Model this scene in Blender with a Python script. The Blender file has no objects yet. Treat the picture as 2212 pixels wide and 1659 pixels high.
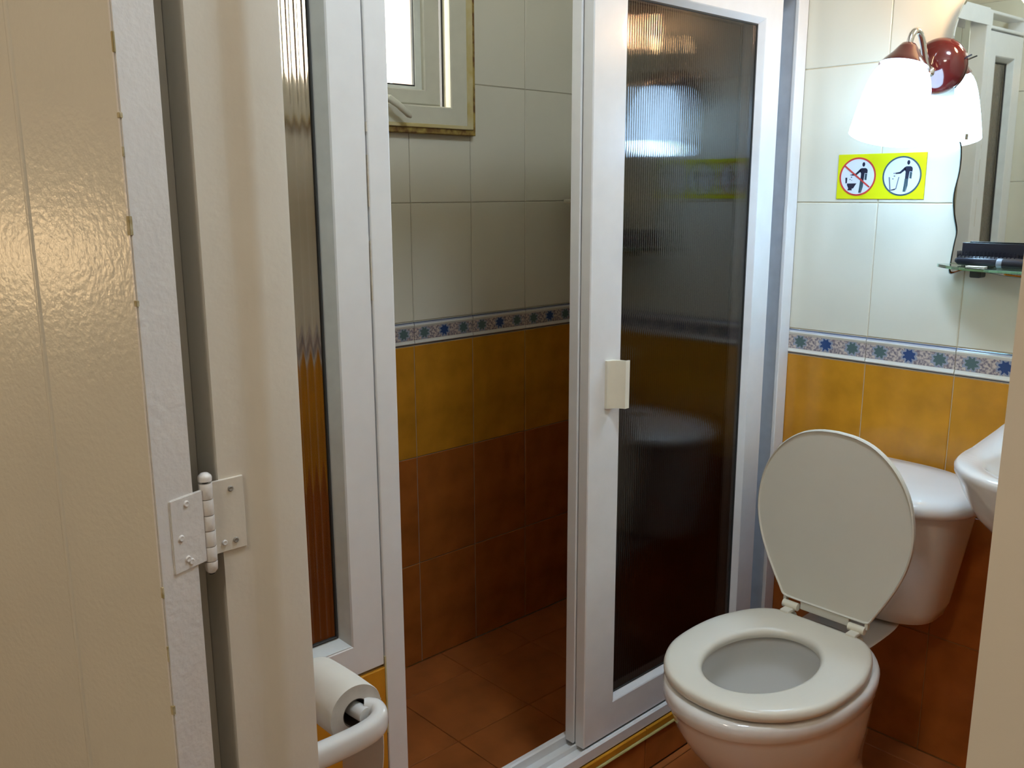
import bpy, bmesh, math, random
from mathutils import Vector, Matrix
random.seed(7)
C = bpy.context.scene.collection
sc = bpy.context.scene
PI = math.pi

# ------------------------------------------------------------------ camera
cd = bpy.data.cameras.new('camera'); cam = bpy.data.objects.new('camera', cd); C.objects.link(cam)
cd.sensor_width = 36.0; cd.lens = 31.84; cd.clip_start = 0.01
F = Vector((0.665106, 0.71731, -0.207606)); RT = Vector((0.732804, -0.680432, -0.003315)); UP = Vector((0.14364, 0.14993, 0.978207))
cam.matrix_world = Matrix(((RT.x, UP.x, -F.x, 0), (RT.y, UP.y, -F.y, 0), (RT.z, UP.z, -F.z, 1.291), (0, 0, 0, 1)))
sc.camera = cam
# ------------------------------------------------------------------ world, exposure
w = bpy.data.worlds.new('world'); sc.world = w; w.use_nodes = True
bg = w.node_tree.nodes['Background']; bg.inputs[0].default_value = (1.0, 0.97, 0.88, 1); bg.inputs[1].default_value = 14.0
sc.view_settings.view_transform = 'Standard'; sc.view_settings.look = 'None'
sc.view_settings.gamma = 1.0; sc.view_settings.use_curve_mapping = False
sc.view_settings.exposure = 0.0
SCONCE = 10.5; WARM = 110.0; HALL = 34.0; CEIL_FILL = 50.0

# ------------------------------------------------------------------ materials
def mat(name, col, rough=0.4, metal=0.0, coat=0.0, var=0.06, scale=30.0, bump=0.0, bscale=200.0, emit=None, es=0.0, spec=0.5, col2=None, thr=None):
    m = bpy.data.materials.new(name); m.use_nodes = True
    nt = m.node_tree; b = nt.nodes['Principled BSDF']
    b.inputs['Roughness'].default_value = rough; b.inputs['Metallic'].default_value = metal
    b.inputs['Coat Weight'].default_value = coat; b.inputs['Coat Roughness'].default_value = 0.05
    b.inputs['Specular IOR Level'].default_value = spec
    tc = nt.nodes.new('ShaderNodeTexCoord')
    n = nt.nodes.new('ShaderNodeTexNoise'); n.inputs['Scale'].default_value = scale; n.inputs['Detail'].default_value = 4
    nt.links.new(tc.outputs['Object'], n.inputs['Vector'])
    r = nt.nodes.new('ShaderNodeValToRGB')
    a = thr[0] if thr else 0.3; z = thr[1] if thr else 0.7
    r.color_ramp.elements[0].position = a; r.color_ramp.elements[1].position = z
    c2 = col2 if col2 else tuple(min(1, x*(1+var)) for x in col)
    c1 = col if col2 else tuple(x*(1-var) for x in col)
    r.color_ramp.elements[0].color = (*c1, 1); r.color_ramp.elements[1].color = (*c2, 1)
    nt.links.new(n.outputs['Fac'], r.inputs['Fac']); nt.links.new(r.outputs['Color'], b.inputs['Base Color'])
    if bump:
        n2 = nt.nodes.new('ShaderNodeTexNoise'); n2.inputs['Scale'].default_value = bscale; n2.inputs['Detail'].default_value = 2
        nt.links.new(tc.outputs['Object'], n2.inputs['Vector'])
        bp = nt.nodes.new('ShaderNodeBump'); bp.inputs['Strength'].default_value = bump; bp.inputs['Distance'].default_value = 0.002
        nt.links.new(n2.outputs['Fac'], bp.inputs['Height']); nt.links.new(bp.outputs['Normal'], b.inputs['Normal'])
    if emit:
        b.inputs['Emission Color'].default_value = (*emit, 1); b.inputs['Emission Strength'].default_value = es
    return m
def glassmat(name, col, rough, ior=1.45):
    m = mat(name, col, rough, var=0.0)
    b = m.node_tree.nodes['Principled BSDF']; b.inputs['Transmission Weight'].default_value = 1.0; b.inputs['IOR'].default_value = ior
    return m
M = dict(
 cream=mat('cream gloss tile', (0.72, 0.69, 0.56), 0.12, var=0.03, scale=3),
 orange=mat('mustard glazed tile', (0.56, 0.245, 0.018), 0.16, var=0.16, scale=14),
 rust=mat('bounce-reddened mustard tile', (0.40, 0.12, 0.020), 0.2, var=0.16, scale=14),  # lower tiles: red of bounced light put into the mustard tile's colour
 floor=mat('rust floor tile', (0.40, 0.125, 0.03), 0.38, var=0.2, scale=10),
 grout=mat('aged grout', (0.42, 0.39, 0.28), 0.8),
 grout_o=mat('ochre grout', (0.50, 0.30, 0.10), 0.8),
 grout_d=mat('darkened ochre grout', (0.40, 0.20, 0.06), 0.8),
 grout_t=mat('pale beige grout', (0.60, 0.50, 0.33), 0.8),
 plaster=mat('cream plaster', (0.70, 0.64, 0.50), 0.7, bump=0.1),
 hallp=mat('hall plaster', (0.66, 0.62, 0.54), 0.8, bump=0.1),
 hallf=mat('hall floor', (0.25, 0.16, 0.1), 0.4),
 ceil=mat('white ceiling paint', (0.75, 0.72, 0.62), 0.8, bump=0.1),
 alu=mat('white powder coated aluminium', (0.78, 0.78, 0.77), 0.3, coat=0.5, var=0.02),
 alug=mat('grey shadowed channel aluminium with painted shade', (0.42, 0.44, 0.46), 0.35, var=0.03),
 gask=mat('dark rubber gasket', (0.03, 0.03, 0.028), 0.6),
 upvc=mat('window frame plastic', (0.64, 0.62, 0.49), 0.35, var=0.03),
 caulk=mat('mouldy brown caulk', (0.16, 0.075, 0.015), 0.7, col2=(0.42, 0.30, 0.07), scale=45, thr=(0.4, 0.62)),
 stain=mat('yellowed caulk', (0.62, 0.55, 0.32), 0.5, col2=(0.52, 0.40, 0.12), scale=18, thr=(0.35, 0.75)),
 porc=mat('glazed porcelain', (0.80, 0.79, 0.76), 0.08, coat=0.4, var=0.015, scale=5),
 porcb=mat('bowl interior porcelain', (0.62, 0.65, 0.62), 0.06, coat=0.5, var=0.03, scale=8),
 seat=mat('seat plastic', (0.73, 0.70, 0.60), 0.28, var=0.02, scale=8),
 lid=mat('seat lid plastic', (0.66, 0.64, 0.55), 0.4, var=0.02, scale=8),
 hplas=mat('cream plastic', (0.78, 0.74, 0.60), 0.3, var=0.02),
 paintd=mat('gloss cream door paint', (0.68, 0.65, 0.56), 0.22, var=0.025, scale=6, bump=0.22, bscale=160),
 paintj=mat('cream frame paint', (0.74, 0.69, 0.60), 0.38, var=0.03, scale=7, bump=0.12, bscale=130),
 painte=mat('white door edge paint', (0.76, 0.73, 0.70), 0.25, var=0.03, scale=9, bump=0.3, bscale=150),
 chip=mat('chipped bare wood', (0.38, 0.30, 0.14), 0.8, col2=(0.62, 0.55, 0.38), scale=70, thr=(0.4, 0.6)),
 screw=mat('painted steel screw', (0.30, 0.28, 0.25), 0.4, 0.3),
 chrome=mat('chrome', (0.8, 0.8, 0.8), 0.12, 1.0, var=0.02),
 maroon=mat('maroon lacquer', (0.075, 0.008, 0.008), 0.12, coat=0.8, var=0.1),
 mirror=mat('mirror silver', (0.82, 0.86, 0.80), 0.015, 1.0, var=0.0),
 sgl=glassmat('green shelf glass', (0.62, 0.93, 0.82), 0.02, 1.5),
 wgl=glassmat('window glass', (1, 1, 1), 0.0, 1.45),
 yel=mat('yellow sign vinyl', (0.66, 0.66, 0.006), 0.6, var=0.02, spec=0.15),
 wht=mat('white sign print', (0.66, 0.70, 0.74), 0.6, var=0.0),
 red=mat('red sign print', (0.55, 0.05, 0.04), 0.4, var=0.05),
 grn=mat('grey green sign print', (0.035, 0.075, 0.09), 0.6, var=0.05),
 blk=mat('navy sign print', (0.012, 0.014, 0.035), 0.4, var=0.05),
 lgr=mat('pale grey sign print', (0.12, 0.15, 0.20), 0.6, var=0.05),
 bplas=mat('black plastic', (0.012, 0.013, 0.02), 0.3, var=0.1),
 silv=mat('silver blue plastic', (0.35, 0.42, 0.5), 0.25, 0.5),
 pink=mat('pink plastic', (0.85, 0.10, 0.25), 0.35),
 ylq=mat('yellow shampoo bottle', (0.62, 0.55, 0.03), 0.3),
 teal=mat('teal label', (0.10, 0.55, 0.42), 0.4),
 tanj=mat('tan joint stain', (0.50, 0.42, 0.30), 0.7, col2=(0.70, 0.66, 0.58), scale=60),
 paper=mat('toilet paper', (0.80, 0.77, 0.68), 0.95, var=0.02, bump=0.25, bscale=90),
 paperend=mat('toilet paper edge', (0.58, 0.54, 0.48), 0.95, var=0.08, scale=60),
 core=mat('cardboard core', (0.12, 0.09, 0.07), 0.9),
 water=glassmat('water', (0.9, 0.97, 0.95), 0.0, 1.33),
 shade=mat('frosted shade glowing', (0.9, 0.9, 0.9), 0.4, emit=(0.52, 0.84, 1.22), es=SCONCE),
 bulb=mat('cool bulb glowing', (0.9, 0.9, 0.9), 0.4, emit=(0.52, 0.84, 1.22), es=SCONCE*3),
 warm=mat('warm bulb glowing', (0.9, 0.9, 0.9), 0.4, emit=(1.0, 0.60, 0.32), es=WARM),
 hallb=mat('hall lamp glowing', (0.9, 0.9, 0.9), 0.4, emit=(1.0, 0.90, 0.76), es=HALL),
 ceil_fill=mat('added fill lamp glowing', (0.9, 0.9, 0.9), 0.4, emit=(0.82, 0.98, 1.18), es=CEIL_FILL),
 pinkw=mat('pink outside render', (0.20, 0.125, 0.11), 0.8),
)
# bronze acrylic for the shower panes
def bronze(nm='bronze ribbed acrylic', col=(0.62, 0.53, 0.45), rg=0.10):
    m = bpy.data.materials.new(nm); m.use_nodes = True; nt = m.node_tree
    b = nt.nodes['Principled BSDF']; b.inputs['Base Color'].default_value = (*col, 1)
    b.inputs['Roughness'].default_value = rg; b.inputs['Transmission Weight'].default_value = 1.0; b.inputs['IOR'].default_value = 1.49
    return m
def thin_glass():
    m = bpy.data.materials.new('thin window glass'); m.use_nodes = True; nt = m.node_tree; N = nt.nodes; L = nt.links
    N.remove(N['Principled BSDF']); t = N.new('ShaderNodeBsdfTransparent'); g = N.new('ShaderNodeBsdfGlossy'); g.inputs['Roughness'].default_value = 0.02
    f = N.new('ShaderNodeFresnel'); f.inputs['IOR'].default_value = 1.5; x = N.new('ShaderNodeMixShader')
    t.inputs['Color'].default_value = (.96, .98, .96, 1)
    L.new(f.outputs[0], x.inputs[0]); L.new(t.outputs[0], x.inputs[1]); L.new(g.outputs[0], x.inputs[2]); L.new(x.outputs[0], N['Material Output'].inputs[0]); return m
M['wgl'] = thin_glass()
M['bronze'] = bronze()
M['bronze_d'] = bronze('dark bronze acrylic, front door', (0.30, 0.26, 0.23), 0.04)
M['bronze_r'] = bronze('dark bronze acrylic, rear door', (0.30, 0.25, 0.22), 0.22)
# door edge paint, worn through near the arris
def border_mat():
    m = bpy.data.materials.new('rosette border glaze'); m.use_nodes = True; nt = m.node_tree; N = nt.nodes; L = nt.links
    b = N['Principled BSDF']; b.inputs['Roughness'].default_value = 0.15
    tc = N.new('ShaderNodeTexCoord'); sp = N.new('ShaderNodeSeparateXYZ'); L.new(tc.outputs['Object'], sp.inputs[0])
    def math_(op, a, bb=None, c=None):
        n = N.new('ShaderNodeMath'); n.operation = op
        for i, v in enumerate((a, bb, c)):
            if v is None: continue
            if isinstance(v, (int, float)): n.inputs[i].default_value = v
            else: L.new(v, n.inputs[i])
        return n.outputs[0]
    P = 0.2/3
    x = math_('MULTIPLY', sp.outputs[0], 1/P)
    fx = math_('SUBTRACT', math_('FRACT', x), 0.5)            # -0.5..0.5 within a motif
    idx = math_('FLOOR', x)
    dz = math_('MULTIPLY', math_('SUBTRACT', sp.outputs[2], 0.033), 1/P)
    r2 = math_('SQRT', math_('ADD', math_('MULTIPLY', fx, fx), math_('MULTIPLY', dz, dz)))
    ns = N.new('ShaderNodeTexNoise'); ns.inputs['Scale'].default_value = 260; ns.inputs['Detail'].default_value = 3
    L.new(tc.outputs['Object'], ns.inputs['Vector'])
    ang = math_('ARCTAN2', dz, fx)
    pet = math_('MULTIPLY', math_('COSINE', math_('MULTIPLY', ang, 8)), 0.035)
    rr = math_('ADD', math_('ADD', r2, pet), math_('MULTIPLY', math_('SUBTRACT', ns.outputs['Fac'], 0.5), 0.14))
    rose = math_('LESS_THAN', rr, 0.19)
    halo = math_('LESS_THAN', rr, 0.27)
    # base speckle
    nb = N.new('ShaderNodeTexNoise'); nb.inputs['Scale'].default_value = 170; nb.inputs['Detail'].default_value = 3
    L.new(tc.outputs['Object'], nb.inputs['Vector'])
    rp = N.new('ShaderNodeValToRGB'); e = rp.color_ramp.elements
    e[0].position = 0.40; e[0].color = (0.20, 0.17, 0.20, 1); e[1].position = 0.60; e[1].color = (0.62, 0.52, 0.44, 1)
    L.new(nb.outputs['Fac'], rp.inputs['Fac'])
    def mix(f, a, c):
        n = N.new('ShaderNodeMix'); n.data_type = 'RGBA'; L.new(f, n.inputs[0])
        for s, v in ((6, a), (7, c)):
            if isinstance(v, tuple): n.inputs[s].default_value = v
            else: L.new(v, n.inputs[s])
        return n.outputs[2]
    even = math_('GREATER_THAN', math_('ABSOLUTE', math_('SUBTRACT', math_('MODULO', idx, 3.0), 1.0)), 0.5)
    rc = mix(even, (0.035, 0.075, 0.20, 1), (0.10, 0.155, 0.15, 1))
    c = mix(halo, rp.outputs['Color'], (0.30, 0.33, 0.40, 1))
    c = mix(rose, c, rc)
    # white and blue edge lines by height
    z = math_('MULTIPLY', sp.outputs[2], 1/0.064)
    rz = N.new('ShaderNodeValToRGB'); rz.color_ramp.interpolation = 'CONSTANT'
    st = [(0.0, (0.62, 0.58, 0.46)), (0.035, (0.05, 0.07, 0.12)), (0.075, (0.72, 0.70, 0.62)), (0.24, (0, 0, 0)), (0.75, (0.72, 0.70, 0.62)), (0.88, (0.42, 0.44, 0.50)), (0.94, (0.06, 0.08, 0.14)), (0.975, (0.70, 0.68, 0.6))]
    while len(rz.color_ramp.elements) < len(st): rz.color_ramp.elements.new(0.5)
    for el, (pz, cc) in zip(rz.color_ramp.elements, st): el.position = pz; el.color = (*cc, 1)
    L.new(z, rz.inputs['Fac'])
    band = math_('MULTIPLY', math_('GREATER_THAN', z, 0.24), math_('LESS_THAN', z, 0.75))
    L.new(mix(band, rz.outputs['Color'], c), b.inputs['Base Color'])
    return m
M['border'] = border_mat()

# ------------------------------------------------------------------ mesh helpers
def link(name, me, m, parent=None, smooth=False):
    o = bpy.data.objects.new(name, me); C.objects.link(o)
    if m is not None and not me.materials: me.materials.append(m)
    if smooth:
        for p in me.polygons: p.use_smooth = True
    if parent is not None: o.parent = parent
    return o
def obj(name, bm, m, parent=None, smooth=False, ang=None):
    bmesh.ops.recalc_face_normals(bm, faces=bm.faces[:])
    me = bpy.data.meshes.new(name); 
    if smooth:
        for f in bm.faces: f.smooth = True
        if ang:
            for e in bm.edges:
                if len(e.link_faces) == 2 and e.calc_face_angle() > ang: e.smooth = False
    bm.to_mesh(me); bm.free()
    return link(name, me, m, parent)
def box(bm, x0, x1, y0, y1, z0, z1, bev=0.0, seg=2):
    t = bmesh.new()
    bmesh.ops.create_cube(t, size=1)
    for v in t.verts: v.co = Vector(((x0+x1)/2+v.co.x*(x1-x0), (y0+y1)/2+v.co.y*(y1-y0), (z0+z1)/2+v.co.z*(z1-z0)))
    if bev: bmesh.ops.bevel(t, geom=t.edges[:], offset=bev, segments=seg, affect='EDGES', profile=0.5)
    me = bpy.data.meshes.new('t'); t.to_mesh(me); t.free(); bm.from_mesh(me); bpy.data.meshes.remove(me)
def bx(name, m, parent, x0, x1, y0, y1, z0, z1, bev=0.0, seg=2):
    bm = bmesh.new(); box(bm, x0, x1, y0, y1, z0, z1, bev, seg)
    return obj(name, bm, m, parent)
def loft(bm, rings, cap0=True, cap1=True):
    vs = [[bm.verts.new(p) for p in r] for r in rings]
    n = len(rings[0])
    for a, b in zip(vs, vs[1:]):
        for i in range(n): bm.faces.new((a[i], a[(i+1) % n], b[(i+1) % n], b[i]))
    if cap0: bm.faces.new(vs[0][::-1])
    if cap1: bm.faces.new(vs[-1])
    return vs
def se(xc, yc, af, ar, b, z, ef=2.0, er=2.0, n=56):
    r = []
    for i in range(n):
        t = 2*PI*i/n; c, s = math.cos(t), math.sin(t)
        a, e = (ar, er) if c > 0 else (af, ef)
        r.append(Vector((xc+math.copysign(abs(c)**(2/e), c)*a, yc+math.copysign(abs(s)**(2/e), s)*b, z)))
    return r
def tube(bm, pts, rad, n=12, caps=True):
    pts = [Vector(p) for p in pts]; rings = []; up = None
    for i, p in enumerate(pts):
        d = (pts[min(i+1, len(pts)-1)]-pts[max(i-1, 0)]).normalized()
        if up is None: up = d.orthogonal().normalized()
        up = (up-d*up.dot(d)).normalized(); sd = d.cross(up)
        r = rad[i] if isinstance(rad, (list, tuple)) else rad
        rings.append([p+(up*math.cos(2*PI*k/n)+sd*math.sin(2*PI*k/n))*r for k in range(n)])
    loft(bm, rings, caps, caps)
def lathe(bm, prof, origin, axis, n=40, caps=(True, True)):
    axis = Vector(axis).normalized(); u = axis.orthogonal().normalized(); v = axis.cross(u); o = Vector(origin)
    loft(bm, [[o+axis*h+(u*math.cos(2*PI*k/n)+v*math.sin(2*PI*k/n))*max(r, 1e-4) for k in range(n)] for r, h in prof], *caps)
def prism(bm, poly, a, b, fn):
    """poly of 2-D points, extruded from a to b; fn(u, v, w) -> 3-D"""
    loft(bm, [[Vector(fn(u, v, t)) for u, v in poly] for t in (a, b)])
def spline(pts, k=8):
    out = []; n = len(pts)
    for i in range(n-1):
        p0 = pts[max(i-1, 0)]; p1 = pts[i]; p2 = pts[i+1]; p3 = pts[min(i+2, n-1)]
        for j in range(k):
            t = j/k
            out.append(tuple(0.5*((2*b)+(-a+c)*t+(2*a-5*b+4*c-d)*t*t+(-a+3*b-3*c+d)*t**3) for a, b, c, d in zip(p0, p1, p2, p3)))
    out.append(tuple(pts[-1])); return out
def empty(name, loc=(0, 0, 0)):
    o = bpy.data.objects.new(name, None); C.objects.link(o); o.empty_display_size = 0.05; o.location = loc; return o
def thing(name, label, cat, loc=(0, 0, 0), group=None):
    o = empty(name, loc); o['label'] = label; o['category'] = cat
    if group: o['group'] = group
    return o
def reparent(root):
    """parts were modelled in world space: keep them there"""
    bpy.context.view_layer.update()
    for ch in root.children: ch.matrix_parent_inverse = root.matrix_world.inverted()
def struct(name, label, cat=None, loc=(0, 0, 0)):
    o = empty(name, loc); o['kind'] = 'structure'; o['label'] = label; o['category'] = cat or name.split('_')[0]; return o

# ------------------------------------------------------------------ tiles
TM = {}
def tile_mesh(wd, hg, key, m, prof=False):
    k = (round(wd, 4), round(hg, 4), key)
    if k in TM: return TM[k]
    g = 0.0009; d0, d1, b = 0.001, 0.006, 0.0014
    bm = bmesh.new()
    if not prof:
        x0, x1, z0, z1 = g, wd-g, g, hg-g
        A = [(x0, 0, z0), (x1, 0, z0), (x1, 0, z1), (x0, 0, z1)]
        B = [(x, -d1+b, z) for x, _, z in A]
        D = [(x0+b, -d1, z0+b), (x1-b, -d1, z0+b), (x1-b, -d1, z1-b), (x0+b, -d1, z1-b)]
        loft(bm, [[Vector(p) for p in r] for r in (A, B, D)])
    else:   # moulded border tile: two raised beads around a flat band
        pr = [(0, .001), (.0045, .001), (.006, .0035), (.007, .0045), (.009, .0075), (.0078, .0105), (.0068, .014), (.0068, .048), (.0078, .050), (.009, .054), (.0082, .057), (.0068, .0585), (.0065, .061), (.005, .063), (0, .063)]
        loft(bm, [[Vector((x, -a, z)) for a, z in pr] for x in (g, wd-g)])
    bmesh.ops.recalc_face_normals(bm, faces=bm.faces[:])
    me = bpy.data.meshes.new('tile'); bm.to_mesh(me); bm.free(); me.materials.append(m)
    TM[k] = me; return me
def tile_wall(parent, origin, ax, us, rows, holes=(), rot=0.0, lo=None, hi=None):
    """origin + u*ax; us = grid lines; rows = (z0, z1, key)"""
    for z0, z1, key in rows:
        for a, b in zip(us, us[1:]):
            if b-a < 0.012: continue
            segs = [(a, b, z0, z1)]
            for (h0, h1, hz0, hz1) in holes:
                ns = []
                for (p, q, r, s) in segs:
                    if q <= h0 or p >= h1 or s <= hz0 or r >= hz1: ns.append((p, q, r, s)); continue
                    if p < h0: ns.append((p, h0, r, s))
                    if q > h1: ns.append((h1, q, r, s))
                    pp, qq = max(p, h0), min(q, h1)
                    if r < hz0: ns.append((pp, qq, r, hz0))
                    if s > hz1: ns.append((pp, qq, hz1, s))
                segs = ns
            for (p, q, r, s) in segs:
                if q-p < 0.008 or s-r < 0.008: continue
                me = tile_mesh(q-p, s-r, key, M[key], key == 'border')
                o = bpy.data.objects.new('border_tile' if key == 'border' else 'tile', me); C.objects.link(o)
                o.parent = parent
                pos = Vector(origin)+Vector(ax)*p
                o.location = (pos.x, pos.y, r); o.rotation_euler = (0, 0, rot)
ROWS = [(0.0, .294, 'rust'), (.294, .596, 'rust'), (.596, .898, 'orange'), (.898, .962, 'border'),
        (.962, 1.264, 'cream'), (1.264, 1.566, 'cream'), (1.566, 1.868, 'cream')]
H = 2.35; XW = 0.463; XF = 2.0; YB = 1.884; YR = -0.10; XH = 0.371
YJ = 0.83; YP = 1.15; YRJ = 0.1195
# tile face stands 6 mm proud, so the grout slab sits 5 mm behind
# wall_back: behind the shower (plane Y = YB)
W = (0.80, 1.60, 1.452, 1.97)      # window hole x0,x1,z0,z1
wb = struct('wall_back', 'tiled shower wall with the small window, cream over orange tiles', 'wall')
bm = bmesh.new(); y0, y1 = YB+.0022, YB+.12
box(bm, XW-.1, W[0], y0, y1, -.02, H); box(bm, W[1], XF+.1, y0, y1, -.02, H); box(bm, W[0], W[1], y0, y1, 0, W[2]); box(bm, W[0], W[1], y0, y1, W[3], H)
obj('grout', bm, M['grout'], wb)
us = [XW]+[2.0-.2*k for k in range(7, -1, -1)]
tile_wall(wb, (0, YB+.006, 0), (1, 0, 0), us, ROWS, holes=[W])
bm = bmesh.new(); t0, t1 = YB+.001, YB+.006
box(bm, XW, W[0], t0, t1, 1.868, H); box(bm, W[1], XF, t0, t1, 1.868, H); box(bm, W[0], W[1], t0, t1, W[3], H)
obj('plaster', bm, M['plaster'], wb)
# wall_right in the view: the toilet wall (plane X = XF); local x runs towards -Y
wt = struct('wall_right', 'tiled wall behind the toilet, mirror and lamp', 'wall')
bx('grout', M['grout_t'], wt, XF+.0022, XF+.12, YR-.1, YB+.12, .596, H); bx('grout', M['grout_d'], wt, XF+.0022, XF+.12, YR-.1, YB+.12, -.02, .5955)
ys = [0.0, .129]+[.129+.2*k for k in range(1, 10)]+[YB-YR]
ys = [y for y in ys if y <= YB-YR]; ys = sorted(set(round(y, 4) for y in ys))
tile_wall(wt, (XF+.006, YB, 0), (0, -1, 0), ys, ROWS, rot=-PI/2)
bx('plaster', M['plaster'], wt, XF+.001, XF+.006, YR, YB, 1.868, H)
# near wall with the doorway (plane X = XW towards the room)
wn = struct('wall_front', 'wall with the doorway, tiled on its bathroom side', 'wall')
bm = bmesh.new()
box(bm, XH, XW-.0045, YJ+.045, 2.6, -.02, H); box(bm, XH, XW-.0045, -1.4, YRJ-.045, -.02, H); box(bm, XH, XW-.0045, YRJ-.045, YJ+.045, 2.10, H)
obj('masonry', bm, M['hallp'], wn)
dh = (YRJ-.06-YR, YJ+.06-YR, 0, 2.12)
tile_wall(wn, (XW-.006, YR, 0), (0, 1, 0), [0, .055, .255, .455, .655, .855, 1.055, 1.255, 1.455, 1.655, 1.855, YB-YR], ROWS, holes=[dh], rot=PI/2)
bx('plaster', M['plaster'], wn, XW-.006, XW-.001, YJ+.06, YB, 1.868, H)
# side wall beyond the basin (outside the frame)
ws = struct('wall_side', 'tiled side wall beyond the basin', 'wall')
bx('grout', M['grout'], ws, XW, XF, YR-.12, YR-.0045, 0, H)
tile_wall(ws, (XF, YR-.006, 0), (-1, 0, 0), [0, .2, .4, .6, .8, 1.0, 1.2, 1.4, XF-XW], ROWS, rot=PI)
bx('plaster', M['plaster'], ws, XW, XF, YR-.006, YR-.001, 1.868, H)
# floor
fl = struct('floor', 'rust brown tiled bathroom floor', 'floor')
bx('grout', M['grout_o'], fl, XW-.1, XF+.12, YR-.12, YB+.12, -.08, -.0055)
def floor_tiles(xs, ysl):
    for a, b in zip(xs, xs[1:]):
        for c, d in zip(ysl, ysl[1:]):
            if b-a < .01 or d-c < .01: continue
            me = tile_mesh(b-a, d-c, 'floor', M['floor'])
            o = bpy.data.objects.new('tile', me); C.objects.link(o); o.parent = fl
            o.location = (a, c, -.006); o.rotation_euler = (-PI/2, 0, 0)
def grid(a, b, ph, s):
    k = math.ceil((a-ph)/s); r = [a]
    while ph+k*s < b-1e-6:
        if ph+k*s > a+1e-6: r.append(ph+k*s)
        k += 1
    return r+[b]
floor_tiles(grid(XW, XF, 1.70, .235), grid(1.215, YB, 1.755, .235))
floor_tiles(grid(XW, XF, 1.70, .235), grid(YR, 1.14, 1.122, .235))
ce = bx('ceiling', M['ceil'], None, XW-.1, XF+.12, YR-.12, YB+.12, H, H+.08); ce['kind'] = 'structure'; ce['label'] = 'plain ceiling over the bathroom'; ce['category'] = 'ceiling'

# low tiled wall under the fixed pane and the shower kerb
kw = struct('wall_knee', 'low orange tiled wall under the narrow fixed pane', 'wall')
bx('core', M['grout_o'], kw, XW+.001, .7785, YP+.0035, YP+.069, 0, .522)
for z0, z1, k in ((0, .222, 'rust'), (.222, .522, 'orange')):
    for a, b in zip([XW, .578, .778], [.578, .778]):
        o = bpy.data.objects.new('tile', tile_mesh(b-a, z1-z0, k, M[k])); C.objects.link(o); o.parent = kw; o.location = (a, YP+.005, z0)
kb = struct('trim_1', 'shower kerb of dark tiles under a mustard edge strip', 'kerb')
bx('core', M['grout_o'], kb, .78, XF-.001, YP-.0035, YP+.066, 0, .108)
xs = grid(.78, XF, 1.70, .235)
for a, b in zip(xs, xs[1:]):
    for z0, z1, k, pr in ((0, .085, 'rust', 0), (.0905, .109, 'orange', .0022)):
        o = bpy.data.objects.new('tile' if k == 'rust' else 'edge_tile', tile_mesh(b-a, z1-z0, k, M[k])); C.objects.link(o); o.parent = kb; o.location = (a, YP-.004-pr, z0)
    o = bpy.data.objects.new('tile', tile_mesh(b-a, .088, 'floor', M['floor'])); C.objects.link(o); o.parent = kb
    o.location = (a, YP+.071, 0); o.rotation_euler = (0, 0, PI); o.location.x = b
obj_l = bmesh.new(); tube(obj_l, [(.79, YP-.0125, .0885), (XF-.006, YP-.0125, .0885)], .0036, 8)
obj('edge_bead', obj_l, mat('pale olive edge trim', (0.50, 0.44, 0.16), 0.3), kb)

# ------------------------------------------------------------------ hall (behind the camera, seen only in reflections)
hx0, hy0, hy1 = -1.7, -1.4, 2.6
o = bx('wall_hall', M['hallp'], None, hx0-.1, hx0, hy0-.1, hy1+.1, -.02, H); o['kind'] = 'structure'; o['label'] = 'plain hall wall behind the viewer'; o['category'] = 'wall'
for nm, a, b, lb in (('wall_hall_end', hy0-.1, hy0, 'plain end wall of the hall near the basin side'), ('wall_hall_far', hy1, hy1+.1, 'plain end wall of the hall beyond the open door')):
    o = bx(nm, M['hallp'], None, hx0-.1, XH+.1, a, b, -.02, H); o['kind'] = 'structure'; o['label'] = lb; o['category'] = 'wall'
o = bx('floor_hall', M['hallf'], None, hx0-.1, XW-.004, hy0-.1, hy1+.1, -.05, -.001); o['kind'] = 'structure'; o['label'] = 'dark hall floor outside the doorway'; o['category'] = 'floor'
o = bx('ceiling_hall', M['ceil'], None, hx0-.1, XH+.05, hy0-.1, hy1+.1, H, H+.08); o['kind'] = 'structure'; o['label'] = 'hall ceiling'; o['category'] = 'ceiling'
hl = thing('ceiling_lamp', 'round warm lamp on the hall ceiling above the viewer', 'lamp', (-.75, .35, H))
bm = bmesh.new(); lathe(bm, [(.17, 0), (.17, .02)], (-.75, .35, H-.02), (0, 0, 1)); obj('base', bm, M['alu'], hl, True, .6)
bm = bmesh.new(); lathe(bm, [(.02, -.10), (.09, -.09), (.14, -.06), (.16, -.02), (.16, 0)], (-.75, .35, H-.02), (0, 0, 1)); obj('diffuser', bm, M['hallb'], hl, True, .9)
reparent(hl)
wl = thing('wall_lamp', 'warm wall lamp low on the hall wall behind the viewer', 'lamp', (hx0, 2.3, 1.1))
bm = bmesh.new(); lathe(bm, [(.06, 0), (.06, .02)], (hx0, 2.3, 1.1), (1, 0, 0)); obj('base', bm, M['chrome'], wl, True, .6)
bm = bmesh.new(); lathe(bm, [(.0, -.09), (.055, -.065), (.08, 0), (.055, .065), (.0, .09)], (hx0+.105, 2.3, 1.1), (0, 0, 1)); obj('shade', bm, mat('hall wall lamp glowing', (.9, .9, .9), .4, emit=(1, .70, .38), es=34.0), wl, True, .9)
reparent(wl)

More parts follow.
